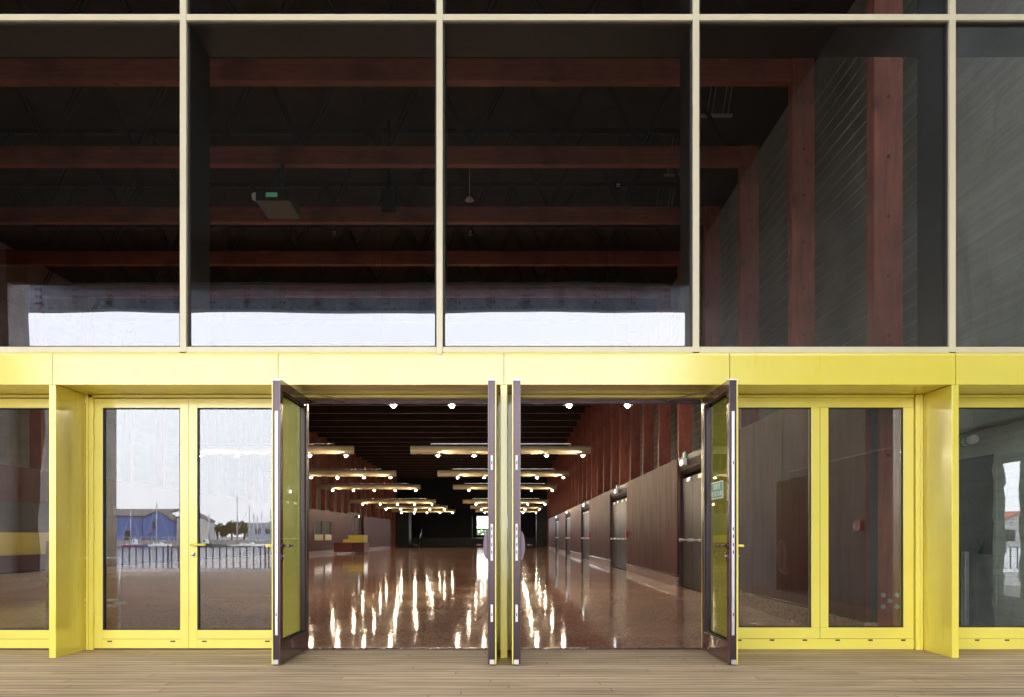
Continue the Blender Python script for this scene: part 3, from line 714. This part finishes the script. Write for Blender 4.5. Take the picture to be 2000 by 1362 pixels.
# left lining with ticket hatches and a doorway
LX = -11.68
hat = [(37.9, 40.0, .84, 2.02), (40.4, 42.2, .84, 2.02), (9.0, 12.2, .62, 1.9)]
lining(LX, -1, .46, 49.2, 'brown panelled wall on the left of the hall with ticket hatches', openings=hat)
lining(LX, -1, 53.2, 66.5, 'brown panelled wall at the far left beyond the dark doorway')
for (a, b_, z0, z1), lab in zip(hat, ('nearer of two ticket hatches with yellow counter panels, far left wall', 'farther of two ticket hatches with yellow counter panels, far left wall', 'long ticket hatch with yellow counter front near the left glass door')):
    r = empty('ticket_hatch', (LX, (a+b_)/2, z0), lab, 'hatch', 'ticket hatches in the left wall')
    zt = z0+.36 if a > 30 else 1.16
    MB().box(LX-.04, LX+.03, a+.05, b_-.05, z0+.003, zt).build('counter_front', M['yellow'], r, .004)
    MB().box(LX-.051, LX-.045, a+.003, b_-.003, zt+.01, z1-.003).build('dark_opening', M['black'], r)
    MB().box(LX-.04, LX+.02, a+.0, a+.05, z0+.003, z1-.003).box(LX-.04, LX+.02, b_-.05, b_-.0, z0+.003, z1-.003).build('post', M['grey'], r)
r = empty('dark_doorway', (LX, 51.2, 0), 'dark doorway in the left wall with a lit lamp above', 'doorway')
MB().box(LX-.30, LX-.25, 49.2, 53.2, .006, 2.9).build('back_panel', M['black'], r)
MB().cyl((LX+.02, 51.0, 2.62), (LX+.05, 51.0, 2.62), .06, 12).build('lamp', M['led'], r)
MB().box(LX-.245, LX+.02, 50.94, 51.06, 2.56, 2.68).build('lamp_bracket', M['black'], r)
# low red box by the long hatch
c = MB().box(-11.25, -10.9, 11.2, 11.75, .06, .95).box(-11.2, -11.15, 11.25, 11.3, .006, .06).box(-11.0, -10.95, 11.25, 11.3, .006, .06).box(-11.2, -11.15, 11.65, 11.7, .006, .06).box(-11.0, -10.95, 11.65, 11.7, .006, .06)
M['red_box'] = simple('dull_red_board', (.20, .045, .045), .45)
M['red_box_dark'] = simple('dark_red_board', (.12, .03, .028), .45)
tag(c.build('storage_box', M['red_box'], None, .005), 'narrow dull red box on feet by the long ticket hatch', 'box')
# bar counter with yellow top boxes
dd = 47.0
x0, y_, _ = P(652, 1082, dd); x1 = P(689, 0, dd)[0]; x2 = P(711, 0, dd)[0]
r = empty('bar_counter', ((x0+x2)/2, y_, 0), 'low red counter on small feet topped with stepped yellow boxes', 'counter')
MB().box(x0, x1-.02, y_, y_+.7, .12, .70).build('red_front', M['red_box'], r, .005)
MB().box(x1+.02, x2, y_+.02, y_+1.8, .12, .70).build('red_side', M['red_box_dark'], r, .005)
MB().box(x1-.62, x2, y_, y_+1.2, .703, .90).box(x1-.28, x2, y_, y_+1.2, .902, 1.17).build('yellow_box', M['yellow'], r, .004)
ft = [(x0+.06, y_+.06), (x0+.06, y_+.6), (x1-.1, y_+.06), (x1+.1, y_+.1), (x2-.08, y_+.1), (x2-.08, y_+1.7)]
for fx, fy in ft: MB().cyl((fx, fy, .006), (fx, fy, .12), .025, 8).build('foot', M['steel'], r)

# ---------------------------------------------------------------- stage at the far end
r = empty('stage', (-4.07, 73, 0), 'low black stage across the far end of the hall', 'stage')
MB().box(-11.6, 3.5, 76.6, 88, .006, .92).build('platform', M['dark_steel'], r)
tag(MB().box(-12.8, -10.75, 72.9, 75.0, .006, 4.6).build('stage_wing', M['dark_steel']), 'tall dark blue-black panel at the left of the stage', 'panel', 'dark stage side panels')
tag(MB().box(2.75, 4.3, 72.9, 74.2, .006, 4.6).build('stage_wing', M['dark_steel']), 'tall dark panel at the right of the stage', 'panel', 'dark stage side panels')
r = empty('stage_steps', (-10.0, 75.5, 0), 'small dark steps with a handrail up to the stage', 'steps')
x0, x1 = P(796, 0, 81)[0], P(818, 0, 81)[0]
q = MB()
for k in range(5): q.box(x0, x1, 74.6+.32*k, 76.55, .006+.17*k, .17+.17*k)
q.build('treads', M['black_gloss'], r)
MB().tube([(x1+.02, 74.7, .01), (x1+.02, 74.7, 1.0), (x1+.02, 76.5, 1.95), (x1+.02, 76.5, .93)], .025, 6).build('handrail', M['steel'], r)
# drape behind the stage, darkness above
tag(MB().box(XL+.01, RX0-.5, 88.1, 88.3, .93, ROOF-.01).build('stage_curtain', M['black']), 'black curtain hung behind the stage left of the bright opening', 'curtain')
# outside behind the opening: hedge, scrawled board
hb = MB(); rnd = random.Random(5)
for k in range(1400):
    c = Vector((-9+14*rnd.random(), 104+3*rnd.random(), .0+2.3*rnd.random()**.8)); s_ = .12+.15*rnd.random()
    u = Vector((rnd.uniform(-1,1), rnd.uniform(-1,1), rnd.uniform(-1,1))).normalized(); v = u.orthogonal().normalized()
    n = len(hb.v); hb.v += [tuple(c+u*s_), tuple(c+v*s_), tuple(c-u*s_), tuple(c-v*s_)]; hb.f.append((n, n+1, n+2, n+3)); hb.sm.append(False)
tag(hb.build('hedge', simple('hedge_leaves', (.10, .2, .06), .8)), 'green hedge seen through the bright opening behind the stage', 'hedge')
sb = MB(); x = -4.9; rnd = random.Random(11)
for k in range(5):
    pts = [(x+.30+.26*math.cos(t), 99, 3.05+.22*math.sin(t)) for t in [rnd.uniform(-1, 1)+i*.9 for i in range(6)]]
    sb.tube(pts, .045, 6); x += .82
sb.tube([(-5.2, 99, 2.75), (-.6, 99, 2.86)], .035, 6).cyl((-5.1, 99, -.02), (-5.1, 99, 2.8), .05, 6).cyl((-.7, 99, -.02), (-.7, 99, 2.8), .05, 6)
tag(sb.build('scrollwork_sign', M['black']), 'black looped metalwork standing outside behind the stage opening', 'metalwork')

# ---------------------------------------------------------------- suspended tube lights
def fixture(low):
    r = empty('tube_light', (0, 0, 0), 'x', 'ceiling light', 'gold tube lights hung over the hall')
    MB().cyl((-2.84, 0, .16), (2.84, 0, .16), .132, 28).build('tube', M['gold_tube'], r)
    MB().box(-2.2, 2.2, -.03, .03, .345, .362).build('rail', M['steel'], r)
    for x in (-2.2, 2.2):
        MB().cyl((x, 0, .29), (x, 0, .345), .012, 6).build('hook', M['steel'], r)
        MB().cyl((x, 0, .36), (x, 0, ROOF-low), .006, 5).build('cable', M['dark_steel'], r)
    for s_ in (-1, 1): MB().cyl((s_*2.55, 0, .27), (s_*2.35, 0, 1.1), .005, 5).cyl((s_*2.15, 0, .30), (s_*2.35, 0, 1.1), .005, 5).cyl((s_*2.35, 0, 1.1), (s_*2.35, 0, ROOF-low), .005, 5).build('cable', M['dark_steel'], r)
    for k in range(5):
        x = .31+(k-2)*1.145
        h = MB().cyl((x, 0, .035), (x, 0, -.008), .11, 16).build('lamp_housing', M['black'], r)
        MB().cyl((x, 0, -.010), (x, 0, -.040), .046, 16, .040).cyl((x, 0, -.041), (x, 0, -.056), .040, 16, .016).build('lamp', M['lamp'], h)
        if k < 4: MB().box(x-.68, x-.50, -.05, .05, -.002, .03).build('driver', M['black'], r)
    return r
LZ, LZ2 = 3.64, 3.24
fa = fixture(LZ); fb = fixture(LZ2); used = set()
for side, xc in (('centre', -.31), ('left', -7.80)):
    for k, dd in enumerate((14.8, 23.9, 32.75, 41.6, 50.1, 59.5, 67.9)):
        src = fa if k < 4 else fb
        o = src if src not in used else copy_tree(src)
        used.add(src); o.location = (xc, CAMY+dd, LZ if k < 4 else LZ2)
        o['label'] = 'gold tube light with five lit spots, %s row, %s from the doors' % (side, ORD[k])

# ---------------------------------------------------------------- things on the concrete walls
def pipe(pts, label, mat='grey', r_=.014):
    root = MB(); root.tube(pts, r_, 8)
    o = tag(root.build('conduit', M[mat]), label, 'pipe')
    for p in pts[1:-1]:
        MB().box(p[0]-.03, p[0]+.03, p[1]-.04, p[1]+.04, p[2]-.05, p[2]+.05).build('junction_box', M['grey'], o)
    return o
pipe([(XR-.03, .1, 2.25), (XR-.03, .6, 2.26), (XR-.03, 1.9, 2.25)], 'grey conduit on the concrete wall above the dark recess')
pipe([(XR-.03, -.7, 2.28), (XR-.03, -5.6, 2.30), (XR-.03, -7.2, 2.28)], 'long grey conduit along the concrete wall beside the deck')
e = empty('emergency_lamp', (XR-.04, 1.2, 2.05), 'white and green emergency lamp on the concrete wall above the recess', 'emergency light')
MB().cyl((XR-.07, 1.42, 2.16), (XR-.07, 1.72, 2.13), .05, 14).build('tube_housing', M['white'], e)
MB().cyl((XR-.07, 1.50, 2.153), (XR-.07, 1.53, 2.150), .054, 14).build('green_band', M['green'], e)
MB().cyl((XR-.07, 1.60, 2.143), (XR-.07, 1.63, 2.140), .054, 14).build('green_band', M['green'], e)
e = empty('electrical_cabinet', (XR-.1, 1.6, 0), 'galvanised steel guard panel standing in the concrete recess', 'panel')
MB().box(XR+.25, XR+.27, 1.20, 1.92, .02, .85).build('panel', M['galv'], e)
MB().box(XR+.05, XR+.10, 1.80, 1.88, .01, .88).build('upright', M['galv'], e, .004)
e = empty('fire_alarm_box', (XR-.03, -4.4, 1.2), 'red fire alarm box on the concrete wall beside the deck', 'alarm box')
MB().box(XR-.06, XR-.001, -4.50, -4.26, 1.15, 1.30).build('box', M['red'], e, .006)
MB().box(XR-.065, XR-.061, -4.48, -4.41, 1.19, 1.26).build('label_plate', M['white'], e)
# hose hanging
hm = MB()
for k in range(4):
    pts = []
    for i in range(15):
        t = math.pi*2*i/14; pts.append((XR-.05-.03*k, -7.3+.0+(.16+.02*k)*math.cos(t)*(1 if True else 0), .62+.30*math.sin(t)+.02*k))
    hm.tube(pts, .02, 6)
hm.tube([(XR-.001, -7.3, .92), (XR-.18, -7.3, .93)], .025, 6)
tag(hm.build('hose', M['hose']), 'pale hose hanging in loops on the concrete wall', 'hose')
hm = MB()
for k in range(3):
    pts = [(-7.35+.10*k+(.13)*math.cos(2*math.pi*i/14), 1.4+.03*k, .58+.26*math.sin(2*math.pi*i/14)) for i in range(15)]
    hm.tube(pts, .016, 6)
hm.tube([(-7.45, 1.43, .006), (-7.45, 1.43, .95), (-7.0, 1.43, .95), (-7.0, 1.43, .006)], .018, 6)
tag(hm.build('cable_rack', M['hose']), 'small rack with hanging cable loops behind the leftmost glass', 'rack')
# green spray cross
q = MB().tube([(XR-.004, -1.36, 1.02), (XR-.004, -1.52, .80)], .008, 5).tube([(XR-.004, -1.50, 1.03), (XR-.004, -1.38, .78)], .008, 5)
q.build('sprayed_cross', M['green'], cwo)
# low handrail in front of the left glass interior
r = empty('floor_barrier', (-8.0, 4.0, 0), 'low metal frame standing inside behind the left glass door', 'barrier')
MB().tube([(-6.9, 4.9, .05), (-6.9, 4.9, .72), (-6.2, 4.9, .72), (-6.2, 4.9, .05), (-6.9, 4.9, .05)], .02, 8).build('frame', M['steel'], r)
for fx in (-6.9, -6.2): MB().box(fx-.02, fx+.02, 4.75, 5.05, .006, .03).build('foot', M['steel'], r)

# ---------------------------------------------------------------- harbour side (behind the camera, mirrored in the glass)
def PR(px, py, dv):           # mirrored pixel at virtual depth dv -> world
    return ((px-997)/F*dv, -(dv-7.1), EYE+(1049-py)/F*dv)
# railing on the quay edge
ry = -23.9; rz = -.38
rr = []
def rail_panel():
    r = empty('railing', (0, ry, rz), 'x', 'railing', 'railing panels along the quay edge')
    for z in (.12, 1.02): MB().box(-1.95, 1.95, ry-.02, ry+.02, rz+z-.02, rz+z+.02).build('rail', M['rail'], r)
    for k in range(14):
        x = -1.82+.28*k
        MB().cyl((x, ry, rz+.14), (x, ry, rz+1.0), .028, 6).build('bar', M['rail'], r)
    MB().box(-1.99, -1.93, ry-.03, ry+.03, rz+.003, rz+1.1).build('post', M['rail'], r)
    MB().box(-1.98, 1.98, ry+.035, ry+.14, rz+.003, rz+.13).build('kerb', M['white'], r)
    return r
r0 = rail_panel()
for k in range(12):
    o = r0 if k == 0 else copy_tree(r0)
    o.location = (-24+3.98*k, ry, rz); o['label'] = 'dark barred railing panel on the quay edge, %s from the left hand end' % ORD[k]
# sheds
def shed(px0, px1, pxr, pye, pyr, dv, depth, mat, label, extras=None):
    x0 = PR(px0, 0, dv)[0]; x1 = PR(px1, 0, dv)[0]; xr = PR(pxr, 0, dv)[0]; y = -(dv-7.1)
    ze0 = PR(0, pye[0], dv)[2]; ze1 = PR(0, pye[1], dv)[2]; zr = PR(0, pyr, dv)[2]; zb = -.15
    r = empty('shed', ((x0+x1)/2, y, zb), label, 'shed', None)
    MB().prism([(x0, zb), (x0, ze0), (xr, zr), (x1, ze1), (x1, zb)], 'y', y, y-depth).build('wall', mat, r)
    t = .35
    MB().prism([(x0-.4, ze0+.0), (x0-.4, ze0+t), (xr, zr+t+.1), (x1+.4, ze1+t), (x1+.4, ze1), (xr, zr+.05)], 'y', y+.5, y-depth-.5).build('roof', M['roof_grey'], r)
    if extras: extras(r, y)
    return r
def ex1(r, y):
    a = PR(301, 1020, 300); MB().box(a[0]-.5, a[0]+.5, y+.02, y+.1, a[2]-3, a[2]).build('door', M['black'], r)
    q = MB()
    for k in range(8): q.box(a[0]-.6-k*.75, a[0]+.2-k*.75, y+.1, y+.9, a[2]-3.2-k*.55, a[2]-3.0-k*.55)
    q.build('outside_stairs', M['grey'], r)
shed(279, 339, 309, (1012, 1019), 998.5, 300, 8, M['shed_blue'], 'blue shed with pitched roof and outside stairs across the harbour', ex1)
shed(345, 407, 372, (1014, 1019), 1000, 303, 6, M['shed_white'], 'pale gabled shed with grey roof beside the blue shed')
# long low part left of the blue shed
dv = 302; x0 = PR(150, 0, dv)[0]; x1 = PR(278, 0, dv)[0]; y = -(dv-7.1)
r = empty('shed', ((x0+x1)/2, y, -.15), 'long blue shed with a dark lean-to roof across the harbour', 'shed')
MB().box(x0, x1, y-20, y, -.15, PR(0, 1008, dv)[2]).build('wall', M['shed_blue'], r)
MB().prism([(y+.5, PR(0, 1009, dv)[2]), (y+.5, PR(0, 1008, dv)[2]+.2), (y-20, PR(0, 995, dv)[2]+.9), (y-20, PR(0, 996, dv)[2])], 'x', x0, x1+6).build('roof', M['roof_grey'], r)
a = PR(250, 1050, dv); MB().box(a[0]-1.2, a[0]+1.2, y+.02, y+.1, -.15, 3.4).build('door', M['black'], r)
dv = 330; x0 = PR(485, 0, dv)[0]; x1 = PR(700, 0, dv)[0]; y = -(dv-7.1)
r = empty('warehouse', ((x0+x1)/2, y, -.15), 'long pale blue-grey building behind the yacht masts', 'building')
MB().box(x0, x1, y-12, y, -.15, 1.8+3).build('wall', simple('pale_blue_render', (.30, .36, .46), .7), r)
MB().box(x0-.3, x1+.3, y-12.3, y+.3, 4.9, 7.2).build('roof', simple('grey_blue_roof', (.25, .28, .34), .7), r)
for k in range(9):
    xx = x0+3+k*4.6; MB().box(xx, xx+2.6, y+.01, y+.08, 2.4, 4.4).build('window', M['black_gloss'], r)
# house seen through the side opening
dv = 90; a = PR(1978, 1000, dv); y = -(dv-7.1)
r = empty('house', (a[0], y, -.15), 'white house with a red roof edge seen past the concrete wall', 'house')
MB().prism([(a[0]-3, -.15), (a[0]-3, 2.2), (a[0]+1.0, 4.0), (a[0]+6, 4.0), (a[0]+6, -.15)], 'y', y, y-8).build('wall', M['shed_white'], r)
MB().prism([(a[0]-3.4, 2.1), (a[0]-3.4, 2.22), (a[0]+1.0, 4.16), (a[0]+6, 4.16), (a[0]+6, 4.02), (a[0]+1.0, 4.02)], 'y', y+.3, y-8.3).build('roof', M['roof_red'], r)
MB().box(a[0]-1.2, a[0]+.2, y+.01, y+.1, .6, 1.9).build('window', M['black_gloss'], r)
# trees
def tree(px, py_top, wpx, dv, label, seed, src=None):
    x, y, zt = PR(px, py_top, dv); rnd = random.Random(seed); Rr = wpx/2/F*dv; zb = -.15
    r = empty('pine_tree', (x, y, zb), label, 'tree', 'umbrella pines across the harbour')
    t = MB().cyl((x, y, zb), (x+.3, y, zt-Rr*.5), .5, 8, .3)
    for k in range(5): an = k*1.3; t.cyl((x+.25, y, zt-Rr*.8), (x+math.cos(an)*Rr*.5, y+math.sin(an)*Rr*.5, zt-Rr*.3), .2, 6, .08)
    t.build('trunk', M['bark'], r)
    cm = MB()
    cl = [(Vector((rnd.uniform(-.8, .8), rnd.uniform(-.8, .8), rnd.uniform(-.35, .25))), rnd.uniform(.25, .42)) for _ in range(14)]
    for k in range(1500):
        c, rad = cl[rnd.randrange(len(cl))]
        u = Vector((rnd.gauss(0, 1), rnd.gauss(0, 1), rnd.gauss(0, .7))).normalized()*rad*rnd.uniform(.7, 1)
        p = Vector((x, y, zt-Rr*.75))+Vector(((c+u).x*Rr, (c+u).y*Rr, (c+u).z*Rr*1.35))
        a = Vector((rnd.uniform(-1,1), rnd.uniform(-1,1), rnd.uniform(-1,1))).normalized(); b_ = a.orthogonal().normalized(); s_ = .45
        n = len(cm.v); cm.v += [tuple(p+a*s_), tuple(p+b_*s_), tuple(p-a*s_), tuple(p-b_*s_)]; cm.f.append((n, n+1, n+2, n+3)); cm.sm.append(False)
    cm.build('crown', M['leaf'], r)
for args in ((425, 1021, 40, 340, 'dark umbrella pine just right of the pale shed', 1), (452, 1015, 42, 345, 'largest dark umbrella pine, left of the tall lamp mast', 2), (477, 1018, 38, 340, 'dark umbrella pine right of the tall lamp mast', 3), (505, 1026, 34, 350, 'low pine behind the yacht masts', 4), (537, 1020, 40, 350, 'pine behind the yacht masts near the open door', 5)): tree(*args)
# boats
def boat(px, dv, L, mat, mast=None, cabin=None, label='', stay=True, kind='sailing_boat', masts=()):
    x, y, _ = PR(px, 0, dv); zw = -2.5
    r = empty(kind, (x, y, zw), label, 'boat', 'boats moored along the far quay')
    hb_ = MB(); n = 9; ring = []
    for i in range(n):
        t = i/(n-1); w = math.sin(math.pi*min(1, t*.75+.28))**.6*L*.15 if t < 1 else .05
        w = max(.08, L*.15*(1-abs(2*t-.9)**2.6)); xx = x-L/2+L*t; hz = .75+.35*t
        ring.append([(xx, y-w, zw+hz), (xx, y-w*.75, zw-.1), (xx, y, zw-.3), (xx, y+w*.75, zw-.1), (xx, y+w, zw+hz)])
    for rg in ring: hb_.v += rg
    for i in range(n-1):
        for j in range(4): a = i*5+j; hb_.f.append((a, a+1, a+6, a+5)); hb_.sm.append(True)
        hb_.f.append((i*5, i*5+5, i*5+9, i*5+4)); hb_.sm.append(False)
    hb_.f += [(0, 1, 2, 3, 4), tuple((n-1)*5+j for j in (4, 3, 2, 1, 0))]; hb_.sm += [False, False]
    hb_.build('hull', mat, r)
    if cabin:
        c0, c1, h = cabin
        cb = MB().prism([(x-L/2+L*c0, zw+.9), (x-L/2+L*c0+.2, zw+.9+h), (x-L/2+L*c1-.5, zw+.9+h), (x-L/2+L*c1, zw+.9)], 'y', y-L*.09, y+L*.09).build('cabin', M['hull_white'], r)
        MB().box(x-L/2+L*c0+.5, x-L/2+L*c1-.8, y+L*.09+.005, y+L*.09+.03, zw+.9+h*.45, zw+.9+h*.85).build('window', M['black_gloss'], cb)
    for mx_, h in masts:
        xm = x-L/2+L*mx_
        m_ = MB().cyl((xm, y, zw+.6), (xm, y, zw+h), .24, 8, .16).build('mast', M['mast'], r)
        if stay:
            MB().cyl((xm, y, zw+h-.4), (x-L/2+.1, y, zw+1.1), .05, 5).cyl((xm, y, zw+h-.4), (x+L/2-.1, y, zw+1.2), .05, 5).build('stay', M['mast'], r)
            MB().cyl((xm, y, zw+2.2), (xm+L*.38, y, zw+2.1), .12, 8).build('boom', M['mast'], r)
    return r
boat(262, 262, 9.5, M['hull_blue'], cabin=(.45, .62, 2.0), label='blue motor boat with white cabin and red fenders', kind='motor_boat')
boat(255, 275, 8, M['hull_white'], masts=((.5, 13.2),), label='white sailing boat behind the blue motor boat')
boat(309, 270, 10, M['hull_white'], cabin=(.35, .7, .8), masts=((.45, 16),), label='white sailing boat in front of the blue shed gable')
boat(413, 262, 10.5, M['hull_green'], cabin=(.2, .4, 1.8), masts=((.62, 5.5), (.74, 5.2)), label='green fishing boat with short derricks', stay=False, kind='fishing_boat')
boat(484, 268, 12, M['hull_white'], cabin=(.3, .7, .7), masts=((.55, 14.8),), label='long white sailing boat right of the lamp mast')
for px, h, lab in ((503, 11.2, 'sailing boat with a short mast among the yachts'), (512, 13.0, 'sailing boat second from the right in the yacht row'), (529, 13.8, 'sailing boat at the right end of the yacht row'), (496, 12.2, 'sailing boat at the left end of the yacht row')):
    boat(px, 276 if px != 512 else 279, 8, M['hull_white'], masts=((.5, h),), label=lab)
for px in (246, 257, 273):
    a = PR(px, 1067, 260); tag(MB().cyl((a[0], a[1]+1.2, -2.2), (a[0], a[1]+1.2, -1.5), .35, 10).build('fender', M['red']), {246: 'leftmost red fender on the blue motor boat', 257: 'middle red fender on the blue motor boat', 273: 'rightmost red fender on the blue motor boat'}[px], 'fender', 'red boat fenders')
# lamp masts on the far quay
for px, pyt, lab, th in ((463, 962, 'tall slim lamp mast with aerials on the far quay', .34), (408, 997, 'shorter signal mast with crossbars near the pines', .42)):
    x, y, z = PR(px, pyt, 288)
    r = empty('lamp_mast', (x, y, -.15), lab, 'mast')
    MB().cyl((x, y, -.15), (x, y, z-1.5), th, 8, th*.5).build('pole', M['mast'], r)
    MB().cyl((x, y, z-1.5), (x, y, z), .06, 6).box(x-.7, x+.7, y-.1, y+.1, z-3.2, z-3.0).box(x-.35, x+.35, y-.1, y+.1, z-2.2, z-2.05).build('aerial', M['mast'], r)
# pale fence line along the far quay
r = tag(MB().box(PR(150, 0, 295)[0], PR(620, 0, 295)[0], -284.6, -284.4, .9, 1.05).build('quay_fence', M['mast']), 'pale fence running along the far quay edge', 'fence')
q = MB(); x = PR(150, 0, 295)[0]
while x < PR(620, 0, 295)[0]: q.box(x, x+.12, -284.58, -284.42, -.15, .9); x += 2.2
q.build('posts', M['mast'], r)
